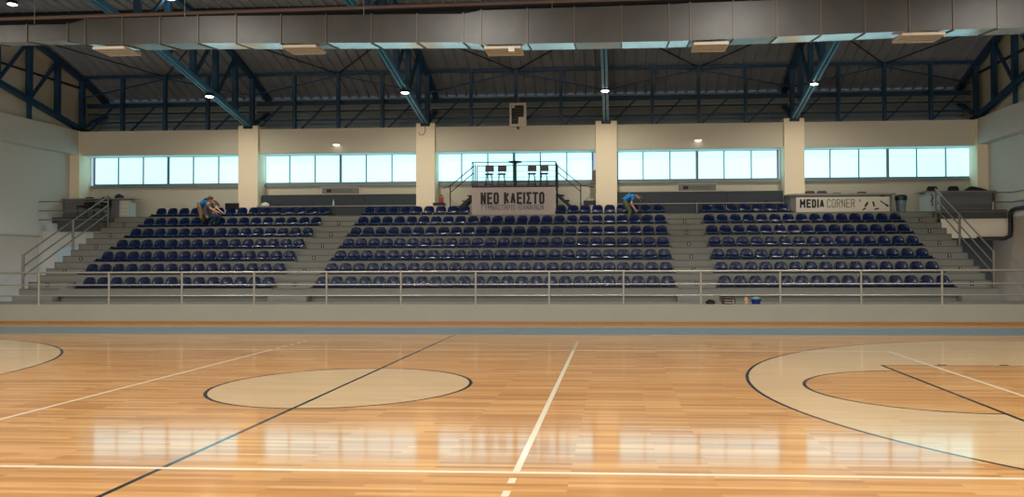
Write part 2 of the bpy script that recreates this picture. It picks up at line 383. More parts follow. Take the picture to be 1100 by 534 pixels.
# ================================================================== STAND
root = empty('concrete_grandstand', (0, 13.2, 0), 'grey concrete stepped grandstand behind the court, carrying seven rows of navy seats', 'grandstand')
def up(o, p):   # parent keeping world coordinates
    o.parent = p; o.location = Vector(o.location)-p.matrix_world.translation if False else o.location-Vector(p.location); return o
NT = 7
Y1, Z1, DY, DZ = 13.2, .92, .8, .425
poly = [(13.35, .5), (13.35, .70), (13.2, .70), (13.2, Z1)]
for k in range(1, NT):
    poly += [(Y1+DY*k, Z1+DZ*(k-1)), (Y1+DY*k, Z1+DZ*k)]
poly += [(19.4, Z1+DZ*6), (19.4, 3.1), (18.4, 3.0), (14.4, .5)]
up(MB().prism(poly, 'x', -15.1, 15.1).build('stepped_tiers', 'concrete'), root)
for a, b in ((-15.1, -13.78), (-6.87, -5.66), (5.68, 6.90), (13.95, 15.1)):
    mb = MB()
    mb.box(a, b, 12.9, 13.2, .522, .71)
    for k in range(NT-1):
        yy = Y1+DY*(k+1); z = Z1+DZ*k
        mb.box(a, b, yy-.4, yy+.01, z-.05, z+DZ/2)
    up(mb.build('aisle_steps', 'concrete'), root)
    mb = MB()
    for k in range(NT):
        yy = Y1+DY*k; z = Z1+DZ*k
        mb.box(a, b, yy-.006, yy+.03, z-.022, z+.004)
        if k < NT-1: mb.box(a, b, yy+DY-.406, yy+DY-.37, z+DZ/2-.022, z+DZ/2+.004)
    up(mb.build('step_nosings', M['nosing']), root)
# gallery floor beside the tiers, and side landings
for s, nm in ((-1, 'left'), (1, 'right')):
    a, b = sorted((s*15.1, s*SX))
    struct(bx('floor_gallery_'+nm, 'dark_concrete', a, b, 17.75, 19.4, 3.25, 3.47), 'gallery floor at the %s end' % nm)
    if s < 0:
        struct(bx('trim_landing_left', 'dark_concrete', -16.65, -15.1, 17.05, 17.76, 2.90, 3.27), 'dark landing edge beside the left stair')
        struct(bx('wall_under_landing_left', 'side', a, b, 17.25, 17.5, .52, 2.93), 'cream wall below the left landing')
        struct(bx('trim_bright_patch_left', 'whitepanel', -16.75, -15.12, 17.2, 17.25, 1.72, 2.36), 'pale slab standing for a bright patch on the cream wall beside the left stair')  # added slab, its pale colour stands in for a bright lit patch
    else:
        struct(bx('trim_landing_right', 'dark_concrete', 15.1, 17.2, 17.05, 17.76, 3.16, 3.46), 'dark landing edge beside the right stair')
        struct(bx('wall_under_landing_right', 'pillar', a, b, 17.1, 17.3, 2.5, 3.17), 'cream wall panel below the right landing')
        struct(bx('wall_recess_right', 'dark_concrete', a, b, 18.4, 18.6, .52, 3.3), 'dark wall standing for the shaded opening beneath the right landing')  # shade inside the opening put into the dark wall colour

# guard railing on the low wall
PX = [-15.2, -13.04, -10.91, -8.72, -6.57, -4.44, -2.28, -.13, 1.96, 4.05, 6.2, 8.38, 10.58, 12.75, 14.95]
rail = empty('guard_railing', (0, 11.35, .525), 'long grey steel three-bar railing on top of the low front wall', 'railing')
for x in PX:
    mb = MB(); mb.tube([(x, 0, 0), (x, 0, .955)], .032, 10); mb.lathe([(.055, 0), (.055, .012), (.034, .016)], (x, 0, 0), 12)
    mb.build('post', 'steel', rail)
for z, r in ((.93, .03), (.57, .02), (.255, .02)):
    MB().tube([(-17.36, 0, z), (17.36, 0, z)], r, 8).build('rail', 'steel', rail)

# stair handrails at both ends
for s, nm in ((-1, 'left'), (1, 'right')):
    X = s*15.02
    h = empty('stair_handrail', (X, 13.27, .92), 'sloping three-bar steel handrail beside the %s end stair' % nm, 'handrail')
    def zt(y): return Z1+(y-13.2)*DZ/DY
    posts = [(13.27, .71), (15.6, 0), (17.5, 0)]
    for y, zb in posts:
        zb = Z1+DZ*max(0, math.floor((y-Y1)/DY)) if y > 13.5 else .92
        MB().tube([(0, y-13.27, zb-.92), (0, y-13.27, zt(y)+1.06-.92)], .04 if y < 17 else .028, 10).build('post', 'stairsteel', h)
    for dz in (1.03, .68, .36):
        pts = [(0, 0, zt(13.27)+dz-.92), (0, 17.5-13.27, zt(17.5)+dz-.92)]
        MB().tube(pts, .024, 8).build('rail', 'stairsteel', h)
    g = empty('landing_railing', (s*15.02, 17.0, 3.27 if s < 0 else 3.47), 'horizontal steel rails across the %s landing, fixed to the side wall' % nm, 'railing')
    oz = g.location.z
    for z in (4.0, 3.66, 3.33) if s < 0 else (4.05, 3.72, 3.40):
        MB().tube([(0, .5, z-oz), (0, 0, z-oz), (s*2.30, 0, z-oz)]+([(s*2.30, -2.2, z-oz)] if s > 0 else []), .02, 8).build('rail', 'stairsteel', g)
    if s > 0:
        MB().tube([(1.72, 0, -.02), (1.72, 0, .26)], .022, 8).build('post', 'steel', g)

# ------------------------------------------------------------------ seats
def seat_bm():
    bm = bmesh.new()
    # profile: v -> (y, z, halfwidth)
    P = [(.02, .045, .19), (.0, .066, .205), (.03, .082, .21), (.15, .074, .21), (.27, .070, .205), (.335, .088, .205),
         (.368, .15, .205), (.386, .23, .195), (.398, .295, .175), (.404, .338, .14), (.406, .362, .085)]
    U = [-1, -.8, -.4, 0, .4, .8, 1]
    g = []
    for i, (y, z, hw) in enumerate(P):
        r = []
        for u in U:
            lift = .022*(abs(u)**3)
            yy = y-(lift if i >= 5 else 0); zz = z+(lift if 2 <= i < 6 else 0)
            r.append(bm.verts.new((u*hw, yy, zz)))
        g.append(r)
    for q, w in zip(g, g[1:]):
        for k in range(len(U)-1): bm.faces.new((q[k], q[k+1], w[k+1], w[k]))
    bmesh.ops.recalc_face_normals(bm, faces=bm.faces[:])
    bmesh.ops.solidify(bm, geom=bm.faces[:], thickness=.018)
    return bm
mb = MB(); mb.bm.free(); mb.bm = seat_bm()
seat0 = mb.build('stadium_seat', 'seat', smooth=True)
mb = MB(); mb.box(-.13, .13, .05, .30, .03, .066).box(-.10, -.06, .08, .25, 0, .04).box(.06, .10, .08, .25, 0, .04)
br0 = mb.build('seat_bracket', 'dark_steel', seat0)
BL = {'left': (-13.70, .4533, 15), 'middle': (-5.60, .45, 25), 'right': (6.93, .4635, 15)}
ROWN = {0: 'front row', 1: 'second row up', 2: 'third row up', 3: 'fourth row up', 4: 'fifth row up', 5: 'sixth row up', 6: 'top row'}
used = False; rest = []
for k in range(7):
    y = Y1+DY*k+.02; z = Z1+DZ*k
    for blk, (x0, p, n) in BL.items():
        idx = list(range(n))
        if blk == 'left' and k == 0: idx = idx[1:]
        if blk == 'middle' and k == 6: idx = [i for i in idx if i < 9 or i >= 16]
        if blk == 'right' and k == 6: idx = idx[:7]
        # mounting beam under the row
        runs = [(idx[0], idx[-1])]
        if blk == 'middle' and k == 6: runs = [(0, 8), (16, 24)]
        for a, b in runs:
            o = MB().box(-(b-a+1)*p/2-.06, (b-a+1)*p/2+.06, -.02, .02, -.02, .02).build('seat_beam', 'dark_steel')
            o.location = (x0+p*(a+b+1)/2, y+.03, z+.025)
            tag(o, 'dark steel beam under the %s of seats in the %s block%s' % (ROWN[k], blk, '' if len(runs) == 1 else (', left of the podium' if a == 0 else ', right of the podium')), 'beam', 'mounting beams under the seat rows')
        for j, i in enumerate(idx):
            loc = Vector((x0+p*(i+.5), y, z))
            if k < 5 or (k == 5 and blk == 'middle'):
                if not used: o, used = seat0, True
                else:
                    o = seat0.copy(); C.objects.link(o)
                    c = br0.copy(); C.objects.link(c); c.parent = o
                o.location = loc
                tag(o, 'navy plastic seat, %s from the left, %s, %s block' % (ORD[j+1], ROWN[k], blk), 'seat', 'navy seats in the %s of the %s block' % (ROWN[k], blk))
            else: rest.append(loc)
sm, bmh = seat0.data, br0.data
bm = bmesh.new()
for loc in rest:
    for me in (sm, bmh):
        n0 = len(bm.verts); bm.from_mesh(me); bm.verts.ensure_lookup_table()
        for v in bm.verts[n0:]: v.co += loc
mb = MB(); mb.bm.free(); mb.bm = bm
tag(mb.build('stadium_seats', 'seat', smooth=True), 'remaining navy plastic seats in the two uppermost rows of the stand', 'seats', kind='stuff')

# row number plates on the aisle risers
BLN = {-6.3: 'left aisle', 6.3: 'right aisle', 14.52: 'right end stair', -14.45: 'left end stair'}
for X, nm in BLN.items():
    for k in range(6):
        yy = Y1+DY*(k+1)-.4; z = Z1+DZ*k
        o = empty('row_number_plate', (X, yy, z+.055), 'small black and white number plate on the %s step of the %s' % (ORD[k+1], nm), 'number plate', 'row number plates on the aisle steps')
        bx('plate', 'ink', -.05, .05, -.012, 0, 0, .12, o)
        bx('number_field', 'plate', -.014, .018, -.016, -.012, .02, .1, o)

# ================================================================== GALLERY FURNITURE
for nm, (a, b) in (('left', (-9.84, -3.72)), ('right', (3.92, 10.05))):
    t = empty('press_platform', ((a+b)/2, 18.6, 3.47), 'low dark platform with pale top edge, below the %s-hand press desk' % nm, 'platform'); w = (b-a)/2
    bx('front_panel', 'deskdark', -w, w, 0, .38, 0, .38, t)
    bx('edge_strip', 'desktop', -w, w, -.03, .38, .38, .42, t)
    t = empty('press_desk', ((a+b)/2, 19.0, 3.89), 'long dark slate press desk of three panels under the %s wall sign' % ('left' if nm == 'left' else 'right'), 'desk', 'press desks between the pillars')
    for q in range(3):
        u0 = -w+q*2*w/3; bx('front_panel', 'deskdark', u0+.006, u0+2*w/3-.006, 0, .03, 0, .42, t)
    bx('backing', 'black', -w, w, .03, .06, 0, .41, t)
    bx('desk_top', 'deskdark', -w, w, -.01, .36, .42, .455, t)
    # sign
    sx = -7.63 if nm == 'left' else 6.17; sw = 1.57 if nm == 'left' else 1.52
    t = empty('wall_sign', (sx, 19.39, 4.38), 'grey framed wall sign with dark illegible lettering above the %s press desk' % nm, 'sign', 'wall signs above the press desks')
    bx('sign_frame', 'white', 0, sw, -.04, 0, -.03, .33, t)
    bx('sign_face', mat('grey_sign_face_'+nm, rgb(124, 126, 118), .5), .05, sw-.05, -.05, -.04, .03, .27, t)
    mb = MB(); mb.box(.24, .42, -.056, -.05, .09, .20)
    xx = .50
    for wd in (.04, .06, .05, .06, .0, .05, .05, .0, .06, .05, .06, .06):
        if wd == 0: xx += .03; continue
        mb.box(xx, xx+wd*.35, -.056, -.05, .10, .19); mb.box(xx+wd*.35, xx+wd, -.056, -.05, .10, .12) if int(wd*100) % 2 else mb.box(xx+wd*.35, xx+wd, -.056, -.05, .165, .19)
        xx += wd+.016
    mb.build('lettering', 'ink2', t)
    mb2 = MB().box(.23, .43, -.058, -.0555, .085, .205).build('emblem', 'ink', t)

# media desk with sign
md = empty('media_desk', (10.07, 18.1, 3.47), 'long grey media desk with white MEDIA CORNER board, curved at its left end', 'desk')
poly = [(0.0, .75), (.0, .35), (.10, .12), (.28, 0), (3.66, 0), (3.66, .75)]
MB().prism(poly, 'z', 0, .62).build('desk_body', 'desk', md)
poly = [(-.04, .8), (-.06, .33), (.06, .08), (.25, -.05), (3.78, -.05), (3.78, .8)]
MB().prism(poly, 'z', .62, .68).build('desk_top', 'desktop', md)
bd = bx('sign_board', 'white', .27, 3.56, -.03, 0, .02, .55, md)
text_mesh('bold_lettering', 'MEDIA', 'ink', .86, .31, (.40, -.030, .17), bd, stroke=.062, gap=.22)
text_mesh('thin_lettering', 'CORNER', 'ink2', .98, .31, (1.36, -.030, .17), bd, stroke=.026)
mb = MB()   # microphone and pen marks at the right of the board
for (x0, z0, x1, z1, w) in ((2.52, .36, 2.53, .46, .025), (2.62, .08, 2.72, .15, .05), (2.70, .20, 2.80, .36, .07), (3.02, .20, 2.98, .38, .06),
                            (3.03, .10, 3.18, .13, .05), (3.24, .40, 3.42, .27, .04), (3.42, .27, 3.52, .20, .07)):
    mb.bar((x0, -.034, z0), (x1, -.034, z1), .006, w, up=(0, 0, 1) if abs(x1-x0) > abs(z1-z0) else (1, 0, 0))
mb.build('pictogram', 'ink', bd)
mb = MB(); mb.bar((3.26, -.008, .60), (3.50, -.008, .51), .02, .06); mb.build('pictogram', 'ink', md)

def office_chair(name, loc, label, group, c='black', w=.42, hb=.62):
    t = empty(name, loc, label, 'chair', group)
    MB().prism([(-w/2, .45), (-w/2+.02, hb+.10), (-w/2+.07, hb+.17), (w/2-.07, hb+.17), (w/2-.02, hb+.10), (w/2, .45)], 'y', .02, .06).build('backrest', c, t)
    MB().box(-w/2, w/2, -.42, .02, .38, .44).build('seat', c, t, bevel=.015)
    for i in (-1, 1):
        for j in (-.38, .02):
            MB().tube([(i*(w/2-.03), j, 0), (i*(w/2-.03), j, .39 if j < 0 else .5)], .014, 6).build('leg', 'dark_steel', t)
    return t
for i, (x, z) in enumerate(((11.06, .0), (11.5, .0), (12.05, -.085), (12.95, -.05))):
    office_chair('office_chair', (x, 19.0, 3.54+z*.9), 'brown-backed chair behind the media desk, %s from the left' % ORD[i+1], 'chairs behind the media desk', 'chair')

# reception desks at the ends
t = empty('reception_desk', (-17.3, 18.3, 3.47), 'grey panelled reception desk at the left end of the gallery', 'desk')
bx('front_panel', 'desk', .0, 2.2, 0, .04, 0, .70, t); bx('end_panel', 'whitepanel', 2.2, 2.64, 0, .34, 0, .68, t)
bx('desk_top', 'desktop', -.04, 2.82, -.08, .38, .70, .74, t); bx('side_panel', 'deskdark', 0, .04, .04, .34, 0, .70, t)
mb = MB()
for k in range(4): mb.box(2.26, 2.58, -.012, 0, .08+k*.15, .19+k*.15)
mb.build('drawer_front', 'white', t)
t = empty('reception_desk', (14.93, 18.15, 3.47), 'grey glossy reception desk at the right end of the gallery', 'desk')
bx('front_panel', 'desk', .5, 2.3, 0, .04, 0, .70, t); bx('end_panel', 'whitepanel', 0, .5, 0, .6, 0, .70, t)
bx('desk_top', 'desktop', -.16, 2.42, -.08, .66, .70, .74, t); bx('side_panel', 'deskdark', 2.26, 2.3, .04, .6, 0, .70, t)
mb = MB(); mb.tube([(.18, -.02, .62), (.24, -.03, .5), (.19, -.02, .4), (.23, -.02, .22)], .022, 6); mb.build('hanging_cable', 'black', t)
for i, x in enumerate((-16.25, -15.6)):
    office_chair('office_chair', (x, 18.22, 3.47), ('black chair in front of the left reception desk, nearer the side wall' if i == 0 else 'black chair in front of the left reception desk, nearer the stair'), 'black chairs at the left reception desk')
for i, x in enumerate((15.45, 16.2)):
    office_chair('office_chair', (x, 18.86, 3.66), ('black chair behind the right reception desk, nearer the bin' if i == 0 else 'black chair behind the right reception desk, nearer the black bag'), 'black chairs at the right reception desk')
def blob(name, loc, r, material, label, cat, seed=1, sub=2):
    bm = bmesh.new(); bmesh.ops.create_icosphere(bm, subdivisions=sub+1, radius=1)
    rnd = random.Random(seed); ph = [rnd.uniform(0, 6) for _ in range(6)]
    for v in bm.verts:
        k = 1+.13*sin(3*v.co.x+ph[0])+.10*sin(5*v.co.y+ph[1])+.08*sin(6*v.co.z+4*v.co.x+ph[2])
        v.co = Vector((v.co.x*r[0]*k, v.co.y*r[1]*k, max(v.co.z*k, -.45)*r[2]+.45*r[2]))
    mb = MB(); mb.bm.free(); mb.bm = bm
    o = mb.build(name, material, smooth=True); o.location = loc
    return tag(o, label, cat)
blob('backpack', (-15.2, 18.45, 4.21), (.19, .14, .11), 'black', 'black bag lying on the left reception desk', 'bag', 3)
o = blob('backpack', (16.75, 18.45, 4.21), (.30, .16, .13), 'black', 'black bag slumped on the right reception desk top', 'bag', 5)
MB().tube([(.20, -.1, .06), (.34, -.12, .02), (.42, -.2, -.03), (.30, -.26, -.22), (.22, -.27, -.3)], [.05, .05, .04, .03, .02], 8).build('strap', 'black', o)

# bin
t = empty('waste_bin', (14.2, 18.55, 3.47), 'grey blue waste bin with dark lid at the right of the media desk', 'bin')
MB().lathe([(.15, 0), (.185, .48)], n=20).build('bin_body', 'binblue', t, smooth=False)
MB().lathe([(.205, .44), (.215, .6), (.19, .64), (.05, .65)], n=20).build('lid', 'binlid', t)

# camera podium with banner
pd = empty('podium', (0.1, 18.05, 3.47), 'raised podium with ΝΕΟ ΚΛΕΙΣΤΟ banner, guard rails and side stairs', 'podium')
w = 1.55
bx('deck', 'dark_steel', -w, w, 0, 1.15, 1.0, 1.06, pd)
bn = bx('banner_panel', 'banner', -w, w, -.03, 0, -.03, 1.0, pd)
text_mesh('bold_lettering', 'NEO KΛEIΣTO', 'ink', 2.36, .44, (-1.22, -.030, .38), bn, stroke=.078, gap=.2)
text_mesh('thin_lettering', 'ΓYMNAΣTHPIO IΩANNINΩN', 'ink2', 2.3, .19, (-1.19, -.030, .17), bn, stroke=.02, gap=.35)
for x in (-w+.03, w-.03):
    for y in (.03, 1.1): MB().tube([(x, y, 0), (x, y, 1.0)], .03, 8).build('leg', 'dark_steel', pd)
mb = MB()
def post(x, y, z0=1.06, z1=1.94): mb.tube([(x, y, z0), (x, y, z1)], .018, 6)
for x in (-w, w):
    for y in (.03, .35, .7, 1.1): post(x, y)
    mb.tube([(x, .03, 1.94), (x, .35, 1.94)], .018, 6)
mb.tube([(-w, 1.1, 1.94), (w, 1.1, 1.94)], .018, 6)
for z in (1.3, 1.5, 1.72): mb.tube([(-w, 1.1, z), (w, 1.1, z)], .007, 5)
mb.tube([(-w, .03, 1.94), (w, .03, 1.94)], .018, 6)
mb.build('guard_rail', 'dark_steel', pd)
for s in (-1, 1):
    mb = MB()
    for dz in (0, -.25):
        mb.tube([(s*w, .45, 1.86+dz), (s*(w+.9), .45, 1.12+dz), (s*(w+.9), .45, 1.0+dz)], .02, 6)
    mb.tube([(s*(w+.9), .45, 1.12), (s*(w+.9), .45, 0)], .02, 6)
    mb.tube([(s*(w+.9), .45, 1.1), (s*(w+1.35), 1.2, 1.1)], .016, 6)
    mb.build('handrail', 'dark_steel', pd)
    mb = MB()
    for y in (.45, 1.0): mb.bar((s*w, y, .78), (s*(w+.85), y, .0), .035, .12)
    mb.build('stair_stringer', 'dark_steel', pd)
    for k in range(4):
        zc = .8-.2*k-.05; xc = w+.1+.2*k
        bx('tread', 'dark_steel', min(s*(xc-.1), s*(xc+.16)), max(s*(xc-.1), s*(xc+.16)), .45, 1.0, zc-.02, zc+.015, pd)
# stools
def stool(x, lab, ry=0):
    t = empty('bar_stool', (x, 18.72, 4.53), lab, 'stool', 'bar stools on the podium', ry)
    MB().lathe([(.05, .485), (.17, .49), (.175, .515), (.15, .53)], n=18).build('seat', 'dark_steel', t)
    MB().prism([(-.17, .64), (-.16, .83), (.16, .83), (.17, .64), (.10, .62), (-.10, .62)], 'y', .13, .16).build('backrest', 'chair', t)
    for sx in (-1, 1):
        for sy in (-1, 1):
            MB().tube([(sx*.09, sy*.09, .49), (sx*.15, sy*.14, 0)], .012, 6).build('leg', 'dark_steel', t)
        MB().tube([(sx*.11, .12, .5), (sx*.12, .14, .66)], .010, 6).build('back_support', 'dark_steel', t)
    MB().tube([(-.14, -.13, .12), (.14, -.13, .12), (.14, .13, .12), (-.14, .13, .12), (-.14, -.13, .12)], .010, 6).build('footrest', 'dark_steel', t)
    return t
for x, n in ((-.92, 'leftmost bar stool on the podium, brown backrest'), (-.44, 'brown-backed bar stool just left of the round table on the podium'), (.70, 'brown-backed bar stool just right of the round table on the podium'), (1.16, 'rightmost bar stool on the podium, brown backrest')):
    stool(x, n)
t = empty('bar_table', (.10, 18.5, 4.53), 'dark round high table on a thick pole in the middle of the podium', 'table')
MB().lathe([(.18, 0), (.18, .02), (.06, .04), (.055, .88)], n=18).build('pedestal', 'dark_steel', t)
MB().lathe([(.06, .87), (.24, .91), (.27, .93), (.26, .95)], n=24).build('table_top', 'dark_steel', t)

# extinguisher on a stand
t = empty('plinth', (-2.82, 18.75, 3.47), 'white plinth with dark top beside the second pillar', 'plinth')
bx('plinth_body', 'white', -.16, .16, -.1, .1, 0, .40, t); bx('plinth_top', 'black', -.22, .22, -.14, .14, .40, .50, t)
t = empty('fire_extinguisher', (-2.74, 18.75, 3.97), 'small red fire extinguisher standing on the white plinth', 'fire extinguisher')
MB().lathe([(.07, 0), (.075, .02), (.075, .2), (.03, .25), (.025, .28)], n=16).build('cylinder', 'red', t, smooth=True)
MB().bar((-.04, 0, .29), (.05, 0, .31), .02, .03).build('handle', 'black', t)
MB().tube([(.03, 0, .28), (.11, 0, .24), (.10, 0, .05)], .01, 6).build('hose', 'black', t)
t = empty('plinth', (2.88, 18.6, 3.47), 'white plinth with dark box top left of the third pillar', 'plinth')
bx('plinth_body', 'white', -.14, .14, -.1, .1, 0, .36, t); bx('plinth_top', 'black', -.22, .22, -.14, .14, .36, .53, t)
# monitor behind the left seats
t = empty('monitor', (-10.84, 18.62, 3.47), 'small dark monitor behind the top seats at the first pillar', 'monitor')
bx('screen', 'black', -.27, .27, 0, .05, .30, .55, t, bevel=.02); bx('stand', 'dark_steel', -.05, .05, .05, .09, 0, .35, t); bx('foot', 'dark_steel', -.15, .15, -.05, .15, 0, .02, t)
# bottle, cap, small items on the press ledges
t = empty('water_bottle', (-6.93, 18.8, 3.89), 'clear pale bottle on the left press platform ledge', 'bottle')
MB().lathe([(.035, 0), (.038, .02), (.036, .15), (.015, .20), (.015, .22)], n=12).build('bottle_body', 'whitepanel', t, smooth=True); MB().lathe([(.018, .22), (.018, .245)], n=12).build('cap', 'white', t)
blob('cloth', (-9.6, 18.8, 3.885), (.17, .09, .10), 'white', 'crumpled white cloth at the left end of the left press ledge', 'cloth', 9)
blob('cloth', (-9.1, 18.85, 3.885), (.12, .08, .07), 'black', 'small dark cloth heap on the left press ledge beside the white one', 'cloth', 11)
blob('cloth', (9.4, 18.75, 3.885), (.10, .07, .06), 'brown', 'small brown heap on the right press ledge', 'cloth', 13)
t = empty('post_marker', (6.83, 18.5, 3.47), 'short pale vertical post in front of the right press platform', 'post')
MB().tube([(0, 0, 0), (0, 0, .42)], .022, 8).build('pole', 'steel', t); MB().lathe([(.05, 0), (.05, .015)], n=12).build('base', 'steel', t)
o = bx('paper_sheet', 'white', -.13, .13, -.12, .12, 0, .006); o.location = (3.97, 18.16, 3.634); tag(o, 'white paper sheet lying on a top-row seat beside the bending person', 'paper')

# loudspeaker on pillar, lamps, vented panel
t = empty('loudspeaker', (3.03, 18.95, 4.68), 'pale box loudspeaker on the left face of the third pillar', 'loudspeaker')
bx('cabinet', 'desktop', -.06, .08, -.1, .12, 0, .5, t, bevel=.01); bx('speaker_grille', 'ink2', -.05, .07, -.11, -.1, .04, .46, t)
for x, n in ((-6.8, 'left'), (6.92, 'right')):
    t = empty('wall_lamp', (x, 18.74, 6.2), 'small glowing oval wall lamp above the %s press desk window' % n, 'lamp', 'oval wall lamps')
    MB().lathe([(.05, .03), (.14, .035), (.15, .06), (.10, .08)], n=18).build('lamp_housing', 'white', t)
    MB().lathe([(.02, -.01), (.10, 0), (.135, .03), (.1, .035)], n=18).build('diffuser', M['softlamp'], t)
    bx('bracket', 'steel', -.012, .012, -.01, .12, .07, .09, t)
t = empty('display_panel', (.18, 18.72, 6.83), 'white framed display panel with dark screen on the wall head', 'display')
bx('frame', 'white', -.32, .32, 0, .13, 0, .90, t, bevel=.01)
bx('screen', 'screen', -.24, .22, -.012, 0, .10, .80, t)
mb = MB().box(.02, .25, -.02, -.012, .10, .36)
mb.build('white_block', 'white', t)
MB().box(-.22, -.12, -.02, -.012, .70, .79).build('white_block', 'white', t)
mb = MB()
for k, (a, b) in enumerate(((-.1, .15), (-.16, .12), (-.05, .2), (-.12, .0), (-.2, -.02))): mb.box(a, b, -.018, -.012, .66-k*.1, .68-k*.1)
mb.build('screen_marks', 'ink2', t)
MB().tube([(.02, .05, .9), (.02, .05, 1.15)], .01, 6).build('bracket', 'steel', t)
bx('wall_mount', 'steel', -.2, .2, .13, .2, .04, .09, t)
MB().lathe([(.04, -.09), (.05, -.04), (.02, 0)], (0, .05, 0), 12).build('sensor', 'black', t)

# cable on the second pillar head
o = MB().tube([(-3.36, 18.68, 6.95), (-3.34, 18.675, 6.7), (-3.42, 18.675, 6.55), (-3.56, 18.68, 6.56), (-3.60, 18.68, 6.66)], .012, 6).build('cable_loop', 'ink2')
tag(o, 'thin grey cable looping down the head of the second pillar', 'cable')

# black pipe on the right side wall
o = MB().tube([(16.2, 17.02, 2.47), (17.1, 17.02, 2.47), (17.26, 16.98, 2.55), (17.28, 16.95, 2.75), (17.28, 16.95, 3.28), (17.28, 16.85, 3.42), (17.28, 16.6, 3.47), (17.28, 14.5, 3.47)], .07, 12).build('drain_pipe', 'black', smooth=True)
tag(o, 'thick black pipe bending along the right side wall near the stair', 'pipe')

# items on the low wall
blob('cloth', (6.48, 11.62, .522), (.15, .08, .09), 'brown', 'crumpled dark brown cloth on the walkway behind the railing', 'cloth', 21)
t = empty('tool_bag', (6.99, 11.6, .522), 'black open tool bag with a handle behind the railing', 'bag')
MB().prism([(-.17, 0), (.17, 0), (.19, .13), (.17, .17), (-.17, .17), (-.19, .13)], 'y', -.09, .09).build('bag_body', 'black', t, bevel=.01)
MB().tube([(-.17, 0, .10), (-.15, 0, .2), (0, 0, .235), (.15, 0, .2), (.18, 0, .0)], .012, 6).build('handle', 'brown', t)
MB().box(-.12, .1, -.1, -.09, .03, .05).box(-.12, .1, -.1, -.09, .10, .12).box(.12, .14, -.1, -.09, 0, .15).build('bag_trim', 'tan', t)
t = empty('spray_bottle', (7.49, 11.6, .522), 'orange and tan bottle beside the blue bucket', 'bottle')
MB().lathe([(.06, 0), (.065, .02), (.062, .12), (.03, .16), (.025, .19)], n=14).build('bottle_body', 'tan', t, smooth=True)
MB().box(-.06, .025, -.02, .02, .155, .20).box(-.05, -.035, -.015, .015, .10, .16).build('spray_head', 'orange', t)
t = empty('bucket', (7.76, 11.62, .522), 'blue plastic bucket with a pale cloth over its rim', 'bucket')
MB().lathe([(.11, 0), (.15, .13), (.155, .135), (.14, .135), (.10, .03)], n=20).build('bucket_body', 'cobalt', t)
o = blob('cloth_over_rim', (0, 0, 0), (.14, .12, .05), 'cyan', 'x', 'x', 4)
for kk in ('label', 'category'): del o[kk]
o.parent = t; o.location = (0, 0, .12)

# ================================================================== ROOF STEEL
def chord_z(y):   # bottom chord
    y = abs(y)
    pts = [(0, 9.5), (8, 9.15), (12, 8.52), (18.8, 7.02)]
    for (a, za), (b, zb) in zip(pts, pts[1:]):
        if a <= y <= b: return za+(zb-za)*(y-a)/(b-a)
    return pts[-1][1]
def roof_z(y):
    P = sorted(prof)
    for (a, za), (b, zb) in zip(P, P[1:]):
        if a <= y <= b: return za+(zb-za)*(y-a)/(b-a)
TX = [(-17.12, 'end truss against the left gable wall'), (-10.25, 'roof truss on the first pillar from the left'), (-3.35, 'roof truss on the second pillar from the left'),
      (3.5, 'roof truss on the third pillar from the left'), (10.44, 'roof truss on the fourth pillar from the left'), (17.12, 'end truss against the right gable wall')]
for X, lab in TX:
    t = empty('roof_truss', (X, 0, 7.0), 'dark blue steel '+lab, 'truss', 'blue roof trusses')
    oz = 7.0
    ys = [18.8, 12, 8, 0, -8, -12, -18.8]
    for a, b in zip(ys, ys[1:]):
        for dx in (-.065, .065):
            MB().bar((dx, a, chord_z(a)+.0-oz), (dx, b, chord_z(b)-oz), .085, .16).build('bottom_chord', 'bluechord' if abs(X) < 15 else 'blue', t)
    P = [p for p in prof]
    mb = MB()
    for (a, za), (b, zb) in zip(P, P[1:]): mb.bar((0, a, za-.16-oz), (0, b, zb-.16-oz), .2, .16)
    mb.build('top_chord', 'blue', t)
    nodes = [19.05, 17.65, 16.2, 14.7, 13.2, 11.6, 9.8, 8, 6, 4, 2, 0]
    nodes = nodes+[-n for n in reversed(nodes[:-1])]
    for i, y in enumerate(nodes):
        MB().bar((0, y, chord_z(y)-oz), (0, y, roof_z(y)-.15-oz), .17, .17).build('web_post', 'blue', t)
        if i+1 < len(nodes):
            y2 = nodes[i+1]
            if y > 0: a, b = (y, roof_z(y)-.2), (y2, chord_z(y2))
            else: a, b = (y, chord_z(y)), (y2, roof_z(y2)-.2)
            if i: MB().bar((0, a[0], a[1]-oz), (0, b[0], b[1]-oz), .09, .09).build('web_diagonal', 'blue', t)
    MB().bar((0, 18.95, .02), (0, 20.95, roof_z(20.95)-.25-oz), .12, .14).build('eaves_brace', 'blue', t)
    MB().box(-.18, .18, 18.68, 19.2, -.12, .0).build('base_plate', 'dark_steel', t)
for s, n in ((-1, 'left'), (1, 'right')):
    o = MB().bar((s*17.2, -19, 8.63), (s*17.2, 19, 8.63), .08, .06).build('gable_rail', 'dark_steel'); tag(o, 'thin dark horizontal rail along the %s gable wall' % n, 'beam')
    o = MB().bar((s*17.15, 16.25, 6.9), (s*17.15, 16.25, 7.75), .12, .12).build('gable_stub_post', 'blue'); tag(o, 'short blue post standing on the %s ring beam under the end truss' % n, 'post')

